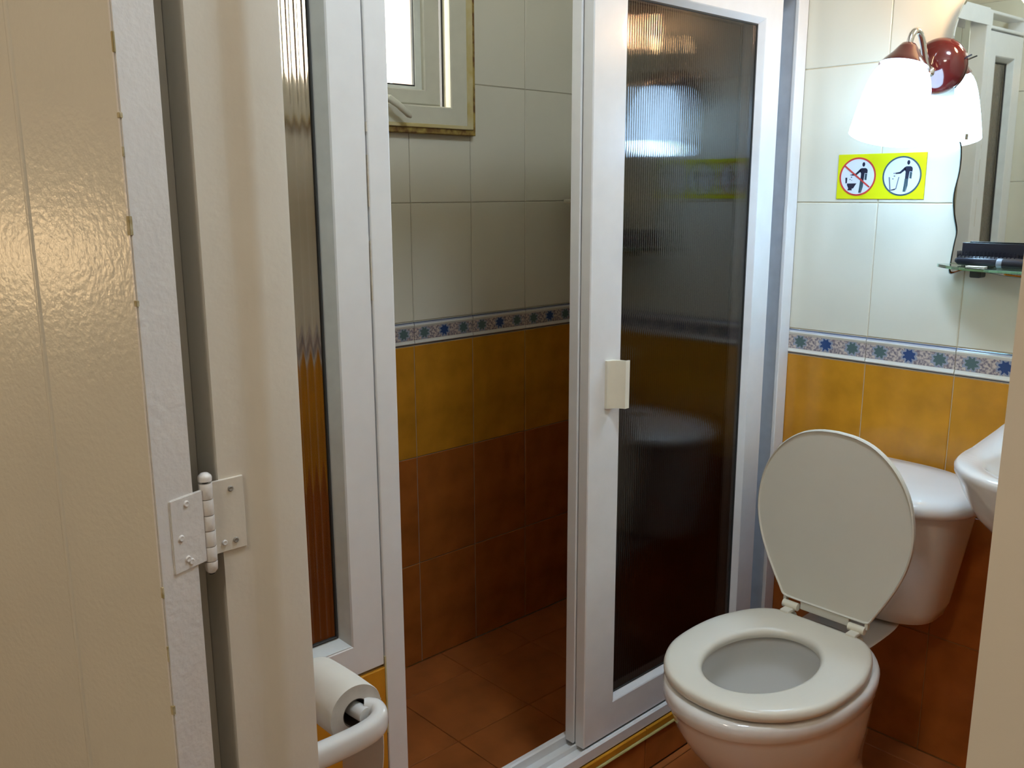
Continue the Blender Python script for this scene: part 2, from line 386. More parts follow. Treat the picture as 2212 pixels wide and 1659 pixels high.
# ------------------------------------------------------------------ window in the shower wall
wi = struct('window_1', 'small window standing ajar high in the shower wall, yellowed at its edges', 'window')
fx0, fx1, fz0, fz1 = W[0]-.012, W[1]-.011, W[2]-.004, W[3]+.012
yf = YB-.026
def frame(bm, x0, x1, z0, z1, t, ya, yb, bev=.003, tb=None, tr=None):
    tb = tb or t; tr = tr or t
    # mitred frame via lofted quads
    o = [(x0, z0), (x1, z0), (x1, z1), (x0, z1)]; i = [(x0+t, z0+tb), (x1-tr, z0+tb), (x1-tr, z1-t), (x0+t, z1-t)]
    def R(pts, y, s=0.0):
        return [Vector((x, y, z)) for x, z in pts]
    ins = lambda pts, d: [(pts[0][0]+d, pts[0][1]+d), (pts[1][0]-d, pts[1][1]+d), (pts[2][0]-d, pts[2][1]-d), (pts[3][0]+d, pts[3][1]-d)]
    rings = [R(o, yb), R(o, ya+bev), R(ins(o, bev), ya), R(ins(i, -bev), ya), R(i, ya+bev), R(i, yb), R(o, yb)]
    vs = [[bm.verts.new(p) for p in r] for r in rings[:-1]]; vs.append(vs[0])
    for a, b in zip(vs, vs[1:]):
        for k in range(4): bm.faces.new((a[k], a[(k+1) % 4], b[(k+1) % 4], b[k]))
bm = bmesh.new(); frame(bm, fx0, fx1, fz0, fz1, .058, yf, YB+.035, tr=.072, tb=.053); obj('window_frame', bm, M['upvc'], wi)
bm = bmesh.new(); frame(bm, fx0-.010, fx1+.012, fz0-.014, fz1+.01, .012, yf+.004, YB-.0005, .002, tb=.0165, tr=.0135); obj('caulk', bm, M['caulk'], wi)
bm = bmesh.new(); frame(bm, fx0+.0, fx1-.0005, fz0+.0005, fz1, .004, yf-.0015, yf+.003, .001, tb=.009, tr=.02); obj('stained_edge', bm, M['stain'], wi)
ix0, ix1, iz0, iz1 = fx0+.058, fx1-.072, fz0+.053, fz1-.058
# sash, turned open a little so that a slit shows at the right
sash = empty('sash'); sash.parent = wi
sx1 = ix1-.025
bm = bmesh.new(); frame(bm, ix0+.002, sx1, iz0+.002, iz1-.002, .048, yf+.012, yf+.045, .003, tb=.036, tr=.050); obj('sash_frame', bm, M['upvc'], sash)
bm = bmesh.new(); frame(bm, ix0+.044, sx1-.046, iz0+.034, iz1-.046, .022, yf+.024, yf+.034, .002, tb=.012, tr=.024); obj('glazing_bead', bm, mat('pale glazing bead', (0.72, 0.74, 0.64), .3), sash)
bm = bmesh.new(); frame(bm, ix0+.066, sx1-.068, iz0+.046, iz1-.068, .0035, yf+.026, yf+.036, .001); obj('gasket', bm, M['gask'], sash)
bx('window_pane', M['wgl'], sash, ix0+.066, sx1-.069, yf+.030, yf+.033, iz0+.046, iz1-.068)
bm = bmesh.new(); tube(bm, [(1.30, yf-.004, 1.512), (1.305, yf-.03, 1.507), (1.325, yf-.036, 1.494), (1.358, yf-.034, 1.472), (1.364, yf-.033, 1.468)], [.009, .009, .008, .0075, .004], 10)
box(bm, 1.288, 1.312, yf-.006, yf+.013, 1.495, 1.53, .003); obj('window_handle', bm, M['upvc'], wi, True, .7)
bx('seal_strip', M['gask'], wi, ix1-.006, ix1-.001, yf+.030, yf+.05, iz0+.002, iz1)
ob = thing('building', 'pink rendered wall outside the window', 'building', (1.9, 3.2, 0))
bx('render', M['pinkw'], ob, 2.08, 3.6, 2.75, 2.9, 0, 4.0, .01); bx('cornice', M['pinkw'], ob, 2.06, 3.6, 2.72, 2.9, 4.0, 4.1, .01); reparent(ob)

# ------------------------------------------------------------------ door frame
df = struct('trim_2', 'cream painted door frame, worn, around the doorway', 'door frame')
XE = .461
def jamb_profile(sgn, yj):
    # plan section (x, y): rabbet, rounded stop, face; sgn +1 for the left jamb
    s = 0.013*sgn
    p = [(XH, yj), (.401, yj), (.405, yj-.1*s), (.411, yj-.35*s), (.417, yj-.75*s), (.423, yj-s), (.428, yj-1.02*s), (.4555, yj-.98*s), (.459, yj-.9*s), (XE, yj-.6*s), (XE, yj+.045*sgn), (XH, yj+.045*sgn)]
    return p
for sg, yj, nm in ((1, YJ, 'jamb'), (-1, YRJ, 'jamb')):
    bm = bmesh.new(); prism(bm, jamb_profile(sg, yj), 0, 2.10, lambda u, v, t: (u, v, t)); o = obj(nm, bm, M['paintj'], df, True, .45)
bx('head', M['paintj'], df, XH, XE, YRJ, YJ, 2.055, 2.10, .003)
bm = bmesh.new(); prism(bm, [(XH-.010, YRJ-.05), (XH-.008, YRJ-.047), (XH-.0005, YRJ-.044), (XH-.0005, YRJ-.11), (XH-.010, YRJ-.11)], 0, 2.12, lambda u, v, t: (u, v, t)); obj('architrave', bm, M['paintj'], df)
bm = bmesh.new(); prism(bm, [(XH-.0005, YJ+.046), (XH-.010, YJ+.05), (XH-.010, YJ+.11), (XH-.0005, YJ+.11)], 0, 2.12, lambda u, v, t: (u, v, t)); obj('architrave', bm, M['paintj'], df)
# ------------------------------------------------------------------ door, standing wide open against the hall wall
dr = struct('door_1', 'cream gloss painted bathroom door swung wide open on the left', 'door')
K = Vector((.356, YJ-.003, 0)); te = Vector((math.cos(math.radians(18.8)), math.sin(math.radians(18.8)), 0)); du = Vector((-te.y, te.x, 0))
def D(s, u, z): return K-te*s+du*u+Vector((0, 0, z))     # s: away from the knuckle over the thickness, u: across the leaf
s0, s1 = .0155, .060
bm = bmesh.new()
loft(bm, [[D(s0, u, z), D(s1, u, z), D(s1, u2, z), D(s0, u2, z)] for z, u, u2 in ((.012, .002, .70), (2.045, .002, .70))])
obj('leaf', bm, M['paintd'], dr)
def dslab(bm, sa, sb, ua, ub, za, zb, bev=.0):
    t = bmesh.new(); loft(t, [[D(sa, ua, z), D(sb, ua, z), D(sb, ub, z), D(sa, ub, z)] for z in (za, zb)])
    if bev: bmesh.ops.bevel(t, geom=t.edges[:], offset=bev, segments=2, affect='EDGES')
    me = bpy.data.meshes.new('t'); t.to_mesh(me); t.free(); bm.from_mesh(me)
bm = bmesh.new(); dslab(bm, s0, s1+.0008, -.0005, .004, .010, 2.047, .0012); obj('edge_strip', bm, M['painte'], dr, True, .6)
# worn arris: a ragged strip of bared wood along the outer corner
rr = random.Random(3); bm = bmesh.new()
z = .45
while z < 2.0:
    h = rr.uniform(.004, .018); wd = rr.uniform(.0008, .0028)
    if rr.random() < .6: dslab(bm, s1-wd+.001, s1+.0016, -.001, wd*1.2, z, z+h, .0004)
    z += h+rr.uniform(.004, .05)
obj('paint_chips', bm, M['chip'], dr)
# flush panel moulding on the face (upright bead, and one further out)
for ua in (.134, .56):
    bm = bmesh.new(); prism(bm, [(s1, ua), (s1+.0009, ua+.0015), (s1+.0013, ua+.004), (s1+.0009, ua+.0065), (s1, ua+.008)], .14, 1.92, lambda s, u, t: D(s, u, t)); obj('panel_bead', bm, M['paintd'], dr, True, .9)
# hinge
hg = empty('hinge', (K.x, K.y, .976)); hg.parent = dr
def cyl(name, za, zb, r, m, cap=0):
    bm = bmesh.new(); n = 18
    prof = [(r*.96, za), (r, za+.0006), (r, zb-.0006), (r*.96, zb)]
    if cap == 1: prof = [(r*.5, za), (r*1.02, za+.0006), (r*1.05, za+.004), (r*.95, zb-.003), (r*.55, zb-.0005), (.0005, zb)]
    if cap == -1: prof = [(.0005, za), (r*.6, za+.0008), (r*.95, za+.004), (r*1.0, zb-.001), (r*.96, zb)]
    lathe(bm, [(a, b-.976) for a, b in prof], (0, 0, 0), (0, 0, 1), n); return obj(name, bm, m, hg, True, .7)
zz = [.932, .9475, .964, .980, .9965, 1.013]
rk = .0066
for a, b in zip(zz, zz[1:]): cyl('knuckle', a+.0005, b-.0002, rk, M['painte'])
cyl('finial', 1.0145, 1.0235, rk, M['painte'], 1); cyl('finial', .919, .9318, rk, M['painte'], -1)
bm = bmesh.new(); lathe(bm, [(.003, -.058), (.003, .046)], (0, 0, 0), (0, 0, 1), 10); obj('pin', bm, M['gask'], hg)
def local(o): o.data.transform(Matrix.Translation((-K.x, -K.y, -.976)))
bm = bmesh.new(); box(bm, K.x+.002, .396, YJ-.0022, YJ+.0005, .936, 1.012, .0008); o = obj('leaf_plate', bm, M['paintj'], hg); local(o)
bm = bmesh.new(); dslab(bm, .006, .046, -.0022, .0005, .934, 1.008, .0008); o = obj('leaf_plate', bm, M['painte'], hg); local(o)
def screw(p, n, r=.0034, m='painte'):
    bm = bmesh.new(); lathe(bm, [(r, 0), (r, .0009), (r*.7, .0016), (r*.2, .0012)], p, n, 14); o = obj('screw', bm, M[m], hg, True, .8); local(o)
for x, z, m in ((.382, 1.001, 'screw'), (.384, .946, 'screw'), (.372, .946, 'painte')): screw(Vector((x, YJ-.0020, z)), (0, -1, 0), .0030, m)
for s, z in ((.027, 1.000), (.036, .968), (.026, .941), (.030, .945)): screw(D(s, -.002, z), -du)

# ------------------------------------------------------------------ shower enclosure
ZT = 1.74
en = thing('shower_screen', 'white aluminium shower frame with post, threshold track and narrow ribbed fixed pane', 'shower screen', (1.2, YP, 0))
bx('post', M['alu'], en, .7785, .818, YP-.001, YP+.05, .0, ZT+.06, .0022)
bm = bmesh.new(); frame(bm, XW, .7775, .525, ZT, .075, YP, YP+.035, .003, tb=.055, tr=.062)
obj('side_frame', bm, M['alu'], en)
def bevelled(bm, x0, x1, z0, z1, ya, yb, d):
    # sloping glazing bead around an opening
    o = [(x0, z0), (x1, z0), (x1, z1), (x0, z1)]; i = [(x0+d, z0+d), (x1-d, z0+d), (x1-d, z1-d), (x0+d, z1-d)]
    A = [bm.verts.new((x, ya, z)) for x, z in o]; B = [bm.verts.new((x, yb, z)) for x, z in i]; Cc = [bm.verts.new((x, yb, z)) for x, z in o]
    for a, b in ((A, B), (B, Cc), (Cc, A)):
        for k in range(4): bm.faces.new((a[k], a[(k+1) % 4], b[(k+1) % 4], b[k]))
bm = bmesh.new(); bevelled(bm, XW+.075, .7775-.062, .58, ZT-.075, YP+.001, YP+.022, .012); obj('glazing_bead', bm, mat('grey white bead', (.66, .69, .68), .3), en)
bm = bmesh.new(); frame(bm, XW+.087, .7775-.074, .592, ZT-.087, .0035, YP+.019, YP+.026, .001); obj('gasket', bm, M['gask'], en)
def ribbed(bm, x0, x1, z0, z1, y0, th, pitch, amp, pw=2):
    n = max(8, int((x1-x0)/pitch*14)); f, b = [], []
    for i in range(n+1):
        x = x0+(x1-x0)*i/n; dy = -amp*abs(math.cos(PI*(x-x0)/pitch))**pw
        f.append([bm.verts.new((x, y0+dy, z)) for z in (z0, z1)]); b.append([bm.verts.new((x, y0+th, z)) for z in (z0, z1)])
    for i in range(n):
        bm.faces.new((f[i][0], f[i+1][0], f[i+1][1], f[i][1])); bm.faces.new((b[i+1][0], b[i][0], b[i][1], b[i+1][1]))
        bm.faces.new((f[i][1], f[i+1][1], b[i+1][1], b[i][1])); bm.faces.new((f[i+1][0], f[i][0], b[i][0], b[i+1][0]))
    for i in (0, n): bm.faces.new((f[i][0], f[i][1], b[i][1], b[i][0]))
bm = bmesh.new(); ribbed(bm, XW+.083, .7775-.072, .588, ZT-.083, YP+.0240, .005, .0125, .0014, 3); obj('pane', bm, M['bronze'], en, True, .5)
for za_, zb_ in ((1.378, 1.392), (1.27, 1.345), (1.13, 1.22)): bx('stained_joint', M['tanj'], en, .7770, .7786, YP-.0009, YP+.004, za_, zb_)
bx('stained_joint', M['stain'], en, .7766, .7792, YP-.0012, YP+.004, .40, .54)
# threshold: stepped aluminium track on the kerb
bm = bmesh.new(); prism(bm, [(YP-.006, .111), (YP-.006, .134), (YP-.002, .137), (YP+.002, .137), (YP+.003, .128), (YP+.024, .128), (YP+.0245, .139), (YP+.029, .139), (YP+.030, .128), (YP+.053, .128), (YP+.054, .146), (YP+.058, .148), (YP+.066, .148), (YP+.068, .145), (YP+.068, .111)], .8185, XF-.001, lambda u, v, t: (t, u, v))
obj('track', bm, M['alu'], en)
bm = bmesh.new(); prism(bm, [(YP-.008, ZT+.01), (YP-.008, ZT+.06), (YP+.068, ZT+.06), (YP+.068, ZT+.01), (YP+.064, ZT+.01), (YP+.064, ZT+.045), (YP-.004, ZT+.045), (YP-.004, ZT+.01)], .8185, XF-.001, lambda u, v, t: (t, u, v)); obj('head_rail', bm, M['alu'], en)
bm = bmesh.new(); frame(bm, XW, .7775, ZT+.005, ZT+.06, .01, YP, YP+.05, .002); obj('head_rail', bm, M['alu'], en)
# wall channel: near flange white, set-back web
bx('wall_channel', M['alu'], en, 1.957, XF-.001, YP+.002, YP+.012, .139, ZT+.01, .002)
bm = bmesh.new(); box(bm, 1.88, 1.998, YP+.058, YP+.064, .149, ZT+.01, .001); box(bm, 1.978, 1.9985, YP+.010, YP+.060, .149, ZT+.01, .001); obj('channel_web', bm, mat('channel aluminium with painted shade', (.55, .58, .62), .35), en)  # shade inside the channel put into the web's grey colour
for z in (1.309, .872):
    bm = bmesh.new(); lathe(bm, [(.005, 0), (.005, .004), (.003, .006)], (1.949, YP+.0545, z), (0, -1, 0), 12); obj('bumper', bm, M['gask'], en)
# the two sliding doors
def slider(name, label, x0, x1, ya, fr=True):
    t = thing(name, label, 'shower door', ((x0+x1)/2, ya, .14), 'sliding doors of the shower')
    z0 = .1385 if ya < YP+.015 else .140
    z1 = ZT+.008; tb, tt, tl, tr = .075, .083, .092, .068
    bm = bmesh.new(); frame(bm, x0, x1, z0, z1, tl, ya, ya+.024, .002, tb=tb, tr=tr)
    # frame() uses one thickness for left and top
    obj('door_frame', bm, M['alu'], t)
    d = .010
    bm = bmesh.new(); bevelled(bm, x0+tl, x1-tr, z0+tb, z1-tl, ya+.0008, ya+.014, d); obj('glazing_bead', bm, M['alu'], t)
    bm = bmesh.new(); frame(bm, x0+tl+d*.9, x1-tr-d*.9, z0+tb+d*.9, z1-tl-d*.9, .004, ya+.0125, ya+.018, .001); obj('gasket', bm, M['gask'], t)
    bm = bmesh.new(); ribbed(bm, x0+tl+d*.8, x1-tr-d*.8, z0+tb+d*.8, z1-tl-d*.8, ya+.0145, .004, .0068, .00012, 6); obj('pane', bm, M['bronze_d' if ya < YP+.015 else 'bronze_r'], t, True, .5)
    return t
d1 = slider('sliding_door', 'front sliding shower door with cream pull handle and dark ribbed pane', 1.272, 1.893, YP+.003)
bm = bmesh.new()
prism(bm, [(1.318, YP+.003), (1.318, YP-.003), (1.322, YP-.004), (1.329, YP-.006), (1.337, YP-.012), (1.343, YP-.021), (1.345, YP-.027), (1.357, YP-.027), (1.357, YP-.024), (1.349, YP-.023), (1.347, YP-.012), (1.343, YP-.003), (1.341, YP+.003)], .871, .967, lambda u, v, t: (u, v, t))
o = obj('pull_handle', bm, M['hplas'], d1, True, .5); reparent(d1)
d2 = slider('sliding_door', 'rear sliding shower door parked behind the front one, edge showing', 1.270, 1.876, YP+.0305); reparent(d2); reparent(en)

# ------------------------------------------------------------------ toilet
YC = .834
to = thing('toilet', 'white porcelain toilet with close-coupled cistern, seat down and lid up', 'toilet', (1.6, YC, 0))
bm = bmesh.new()
P = lambda z, xf, xr, b, ef=2.0, er=2.3: se((xf+xr)/2, YC, (xr-xf)/2, (xr-xf)/2, b, z, ef, er)
outer = [P(0, 1.36, 1.80, .118, 2.4, 3), P(.015, 1.355, 1.80, .120, 2.4, 3), P(.035, 1.375, 1.79, .110, 2.4, 3), P(.07, 1.395, 1.78, .100), P(.12, 1.392, 1.765, .102), P(.17, 1.358, 1.745, .116),
         P(.22, 1.305, 1.72, .137), P(.27, 1.262, 1.70, .153), P(.31, 1.237, 1.69, .163), P(.345, 1.222, 1.69, .169), P(.358, 1.217, 1.69, .171), P(.364, 1.210, 1.692, .176), P(.385, 1.209, 1.692, .177), P(.393, 1.213, 1.688, .173), P(.395, 1.220, 1.68, .166)]
inner = [P(.395, 1.268, 1.58, .112, 2, 2), P(.385, 1.272, 1.575, .108, 2, 2), P(.365, 1.262, 1.582, .118, 2, 2), P(.33, 1.262, 1.585, .120, 2, 2), P(.27, 1.285, 1.575, .105, 2, 2), P(.22, 1.33, 1.56, .082, 2, 2), P(.18, 1.39, 1.54, .055, 2, 2), P(.15, 1.42, 1.52, .035, 2, 2)]
loft(bm, outer+inner, True, True)
obj('bowl', bm, M['porc'], to, True, 1.2)
bm = bmesh.new(); loft(bm, [P(.19, 1.384, 1.541, .0575, 2, 2), P(.197, 1.374, 1.545, .062, 2, 2)]); obj('water', bm, M['water'], to, True, .8)
bm = bmesh.new()
neck = lambda z, xf, xr, b, e: se((xf+xr)/2, YC, (xr-xf)/2, (xr-xf)/2, b, z, e, 3)
loft(bm, [neck(.26, 1.62, 1.74, .045, 3), neck(.31, 1.61, 1.77, .052, 3), neck(.345, 1.60, 1.82, .064, 3), neck(.365, 1.59, 1.88, .078, 3), neck(.374, 1.59, 1.90, .084, 3), neck(.378, 1.595, 1.90, .080, 3)])
obj('cistern_shelf', bm, M['porc'], to, True, .9)
tk = lambda z, xf, xr, b, e: se((xf+xr)/2, YC, (xr-xf)/2, (xr-xf)/2, b, z, e, 4.5)
bm = bmesh.new(); loft(bm, [tk(.379, 1.84, 1.95, .095, 2.6), tk(.381, 1.815, 1.965, .118, 2.6), tk(.392, 1.795, 1.975, .136, 2.7), tk(.42, 1.785, 1.977, .145, 2.8), tk(.54, 1.762, 1.98, .166, 3), tk(.655, 1.742, 1.982, .186, 3), tk(.660, 1.748, 1.980, .180, 3)])
obj('cistern', bm, M['porc'], to, True, .9)
ld = lambda z, xf, xr, b: se((xf+xr)/2+.0, YC, (xr-xf)/2, (xr-xf)/2, b, z, 2.35, 2.6)
bm = bmesh.new(); loft(bm, [ld(.655, 1.725, 1.985, .198), ld(.657, 1.706, 1.986, .210), ld(.668, 1.700, 1.988, .219), ld(.679, 1.701, 1.988, .219), ld(.688, 1.708, 1.985, .212), ld(.694, 1.722, 1.980, .201), ld(.699, 1.75, 1.97, .175), ld(.701, 1.80, 1.93, .11)])
obj('cistern_lid', bm, M['porc'], to, True, 1.0)
bm = bmesh.new(); lathe(bm, [(.021, 0), (.021, .004), (.017, .006), (.004, .0055)], (1.86, YC, .7005), (0, 0, 1), 24); obj('flush_button', bm, M['chrome'], to, True, .7)
# seat ring
half = [(1.222, 0), (1.227, .043), (1.248, .090), (1.292, .134), (1.355, .163), (1.43, .1715), (1.50, .167), (1.56, .150), (1.60, .130), (1.624, .108), (1.634, .084), (1.636, .04), (1.636, 0)]
hs = spline(half, 5)
def outline(hs, sc_=1.0, cx=1.43):
    pts = [(cx+(x-cx)*sc_, y*sc_) for x, y in hs]
    return pts+[(x, -y) for x, y in pts[-2:0:-1]]
out = outline(hs); n = len(out)
def hole(a, b, xc=1.418):
    r = []
    for (x, y) in out:
        t = math.atan2(y/.178, (x-1.43)/.205); c, s = math.cos(t), math.sin(t)
        r.append((xc+a*c, b*s))
    return r
def off(pts, d):
    r = []; m = len(pts)
    for i in range(m):
        p = Vector(pts[i-1]); q = Vector(pts[(i+1) % m]); t = (q-p).normalized(); r.append((pts[i][0]+t.y*d*sgn_, pts[i][1]-t.x*d*sgn_))
    return r
sgn_ = -1
def V3(pts, z): return [Vector((x, YC+y, z)) for x, y in pts]
bm = bmesh.new()
R_ = [V3(off(out, 0), .404), V3(off(out, 0), .412), V3(off(out, -.0015), .4175), V3(off(out, -.005), .4205), V3(off(out, -.011), .4220), V3(off(out, -.025), .4228)]
R_ += [V3(hole(.148, .106), .4222), V3(hole(.142, .100), .4205), V3(hole(.138, .096), .416), V3(hole(.137, .095), .409), V3(hole(.139, .097), .403), V3(off(out, -.012), .4005), V3(off(out, -.003), .4015)]
vs = [[bm.verts.new(p) for p in r] for r in R_]; vs.append(vs[0])
for a, b in zip(vs, vs[1:]):
    for i in range(n): bm.faces.new((a[i], a[(i+1) % n], b[(i+1) % n], b[i]))
obj('seat', bm, M['seat'], to, True, 1.2)
for x, y in ((1.29, .09), (1.29, -.09), (1.56, .1), (1.56, -.1)):
    bm = bmesh.new(); box(bm, x-.012, x+.012, YC+y-.006, YC+y+.006, .3945, .4012, .001); obj('seat_buffer', bm, M['hplas'], to)
# lid, standing upright; notched at the hinges
LH = [(0.392, 0), (.388, .042), (.372, .085), (.335, .127), (.28, .157), (.21, .168), (.15, .160), (.10, .142), (.06, .122), (.035, .108), (.020, .100), (.015, .096)]
lh = spline(LH, 4)
half_l = lh[:-1]+[(.014, .094), (.012, .085), (.0115, .05), (.0115, 0)]
ol = half_l+[(s, -y) for s, y in half_l[-2:0:-1]]
def LV(pts, x): return [Vector((x, YC+y, .432+s)) for s, y in pts]
bm = bmesh.new(); sgn_ = 1
def offl(d):
    return off(ol, d)
t1 = offl(.0022); t0 = offl(-.0022)
ins_ = t1 if abs(t1[0][0]) < .392 else t0
ins2 = offl(.0042) if ins_ is t1 else offl(-.0042)
loft(bm, [LV(ins2, 1.6520), LV(ins_, 1.6480), LV(ol, 1.6500), LV(ol, 1.6580), LV(ins_, 1.6625), LV(ins2, 1.6640)])
box(bm, 1.6503, 1.6615, YC-.054, YC+.054, .432-.006, .432+.0125, .002)
for sy in (1, -1): box(bm, 1.6503, 1.6615, YC+sy*.0905-.0035, YC+sy*.0905+.0035, .432-.001, .432+.0135, .0015)
obj('lid', bm, M['lid'], to, True, .35)
for y in (.0735, -.0735):
    hb = empty('hinge', (1.648, YC+y, .43)); hb.parent = to
    bm = bmesh.new(); tube(bm, [(0, -.017, 0), (0, .017, 0)], .0085, 16); obj('hinge_barrel', bm, M['hplas'], hb, True, .7)
    bm = bmesh.new(); box(bm, -.028, .002, -.010, .010, -.011, -.003, .002); obj('hinge_tab', bm, M['seat'], hb)
    bm = bmesh.new(); lathe(bm, [(.012, 0), (.012, .008), (.009, .014)], (.006, 0, -.034), (0, 0, 1), 18); lathe(bm, [(.006, 0), (.006, .022)], (.006, 0, -.024), (0, 0, 1), 12); obj('hinge_post', bm, M['hplas'], hb, True, .7)
for sy in (1, -1):
    bm = bmesh.new(); lathe(bm, [(.010, 0), (.010, .004), (.005, .009)], (1.50, YC+sy*.112, .018), (0, sy*.3, 1), 14); obj('floor_bolt_cap', bm, M['porc'], to, True, .8)
reparent(to)

# ------------------------------------------------------------------ wash basin
YS = .395
ba = thing('wash_basin', 'white wall-hung wash basin at the right edge beside the cistern', 'wash basin', (XF, YS, .6))
bz = lambda z, xf, b, xr=1.992, ef=2.7, er=9: se((xf+xr)/2, YS, (xr-xf)/2, (xr-xf)/2, b, z, ef, er, 72)
def lift(r):
    for v in r: v.z += .030*max(0, min(1, (v.x-1.80)/.19))**1.4
    return r
bm = bmesh.new()
loft(bm, [bz(.60, 1.78, .10), bz(.615, 1.73, .135), bz(.65, 1.67, .175), bz(.70, 1.615, .205), bz(.745, 1.585, .222), lift(bz(.768, 1.575, .229)), lift(bz(.782, 1.567, .235)), lift(bz(.792, 1.566, .2355)), lift(bz(.798, 1.571, .231)),
          lift(se(1.755, YS, .150, .150, .190, .796, 2.6, 2.6, 72)), lift(se(1.755, YS, .143, .143, .182, .788, 2.5, 2.5, 72)), se(1.755, YS, .13, .13, .165, .76, 2.4, 2.4, 72), se(1.76, YS, .105, .105, .13, .71, 2.2, 2.2, 72), se(1.77, YS, .06, .06, .075, .675, 2, 2, 72), se(1.775, YS, .022, .022, .022, .668, 2, 2, 72)])
obj('basin', bm, M['porc'], ba, True, 1.2)
bm = bmesh.new(); lathe(bm, [(.022, 0), (.022, .003), (.012, .002), (.002, .001)], (1.775, YS, .668), (0, 0, 1), 20); obj('drain', bm, M['chrome'], ba, True, .8)
bm = bmesh.new(); lathe(bm, [(.024, 0), (.022, .01), (.018, .06), (.02, .075), (.012, .085), (.002, .088)], (1.93, YS, .812), (0, 0, 1), 20)
tube(bm, [(1.93, YS, .86), (1.88, YS, .875), (1.84, YS, .872), (1.82, YS, .855)], [.012, .011, .010, .010], 12); obj('tap', bm, M['chrome'], ba, True, .8)
bm = bmesh.new(); tube(bm, [(1.775, YS, .60), (1.775, YS, .50), (1.79, YS, .47), (1.82, YS, .455), (1.86, YS, .47), (1.90, YS, .48), (1.993, YS, .48)], .016, 14); obj('trap', bm, M['chrome'], ba, True, .8)
ba.location.z += .0; reparent(ba)
ba.location.z += .012

# ------------------------------------------------------------------ mirror with wavy edge
mi = thing('mirror', 'frameless wavy-edged mirror on the wall beside the lamp', 'mirror', (XF, .5, 1.1))
ed = [(1.118, .50), (1.1175, .60), (1.119, .66), (1.124, .70), (1.128, .731), (1.124, .760), (1.119, .781), (1.150, .7805), (1.18, .7775), (1.206, .775), (1.241, .783), (1.281, .787), (1.33, .780), (1.375, .781), (1.402, .790), (1.44, .799), (1.50, .803), (1.56, .812), (1.602, .815), (1.64, .806), (1.67, .790), (1.69, .755), (1.70, .71), (1.70, .66), (1.705, .60), (1.71, .50)]
es_ = spline([(y-.50, z) for z, y in ed], 4)
ol2 = es_+[(-y, z) for y, z in es_[-2:0:-1]]
def mring(sc_, x): return [Vector((x, .50+y*sc_, 1.47+(z-1.47)*(1-(1-sc_)*.95))) for y, z in ol2]
xo = XF-.0002
bm = bmesh.new(); loft(bm, [mring(1.0, xo-.001), mring(1.0, xo-.0045)], True, True)
obj('mirror_back', bm, mat('mirror edge', (.35, .45, .42), .25, .4), mi)
bm = bmesh.new(); vs = loft(bm, [mring(.995, xo-.0046), mring(.995, xo-.0050), mring(.985, xo-.0056), mring(.984, xo-.0056)], True, True)
o = obj('mirror_glass', bm, M['mirror'], mi)
for y, z in ((.775, 1.398), (.74, 1.14), (.26, 1.14)):
    bm = bmesh.new(); box(bm, XF-.013, XF-.0005, y-.006, y+.006, z-.006, z+.006, .001); obj('clip', bm, M['chrome'], mi)
reparent(mi)
mi.location.x -= .005; mi.rotation_euler = (0, math.radians(-1.05), math.radians(.82))

# ------------------------------------------------------------------ wall sconce
sx = XF-.14
la = thing('wall_sconce', 'wall lamp with bright white bell shade, chrome arm and round dark red back plate', 'lamp', (XF, .837, 1.54))
bm = bmesh.new(); lathe(bm, [(.046, 0), (.046, .023), (.056, .0235), (.0565, .027), (.054, .034), (.046, .043), (.033, .050), (.016, .055), (.002, .056)], (XF-.0005, .837, 1.540), (-1, 0, 0), 48, (True, True)); obj('wall_plate', bm, M['maroon'], la, True, .9)
bm = bmesh.new()
arc = spline([(XF-.054, .842, 1.530), (XF-.065, .845, 1.542), (XF-.078, .848, 1.575), (XF-.093, .850, 1.598), (XF-.106, .853, 1.603), (XF-.117, .856, 1.593), (sx+.017, .858, 1.570)], 6)
tube(bm, arc, .0065, 14); lathe(bm, [(.012, 0), (.011, .006), (.007, .009)], (XF-.052, .842, 1.528), (-1, 0, .3), 18); obj('arm', bm, M['chrome'], la, True, .9)
ax = Vector((-.050, .010, -.2)).normalized(); o0 = Vector((sx+.018, .858, 1.578))
bm = bmesh.new(); lathe(bm, [(.005, 0), (.014, .002), (.020, .010), (.028, .022), (.039, .034), (.046, .043), (.048, .046)], o0, ax, 36); obj('shade_cap', bm, M['maroon'], la, True, .9)
bm = bmesh.new(); pr = [(.030, .040), (.038, .043), (.047, .049), (.055, .060), (.061, .074), (.066, .094), (.070, .118), (.0735, .145), (.0765, .175), (.079, .203), (.0765, .204), (.074, .175), (.071, .145), (.067, .118), (.063, .094), (.057, .074), (.048, .060), (.036, .052)]
pr = [(a*.93, .040+(b-.040)*.91) for a, b in pr]
lathe(bm, pr, o0, ax, 48, (False, True)); obj('shade', bm, M['shade'], la, True, .9)
bm = bmesh.new(); lathe(bm, [(.012, .05), (.012, .07), (.020, .09), (.024, .115), (.020, .138), (.008, .15)], o0, ax, 24); obj('bulb', bm, M['bulb'], la, True, .9)
bm = bmesh.new(); tube(bm, [(XF-.030, .786, 1.548), (XF-.036, .777, 1.552), (XF-.037, .768, 1.555)], .0016, 6); obj('wire', bm, M['bplas'], la)
reparent(la)
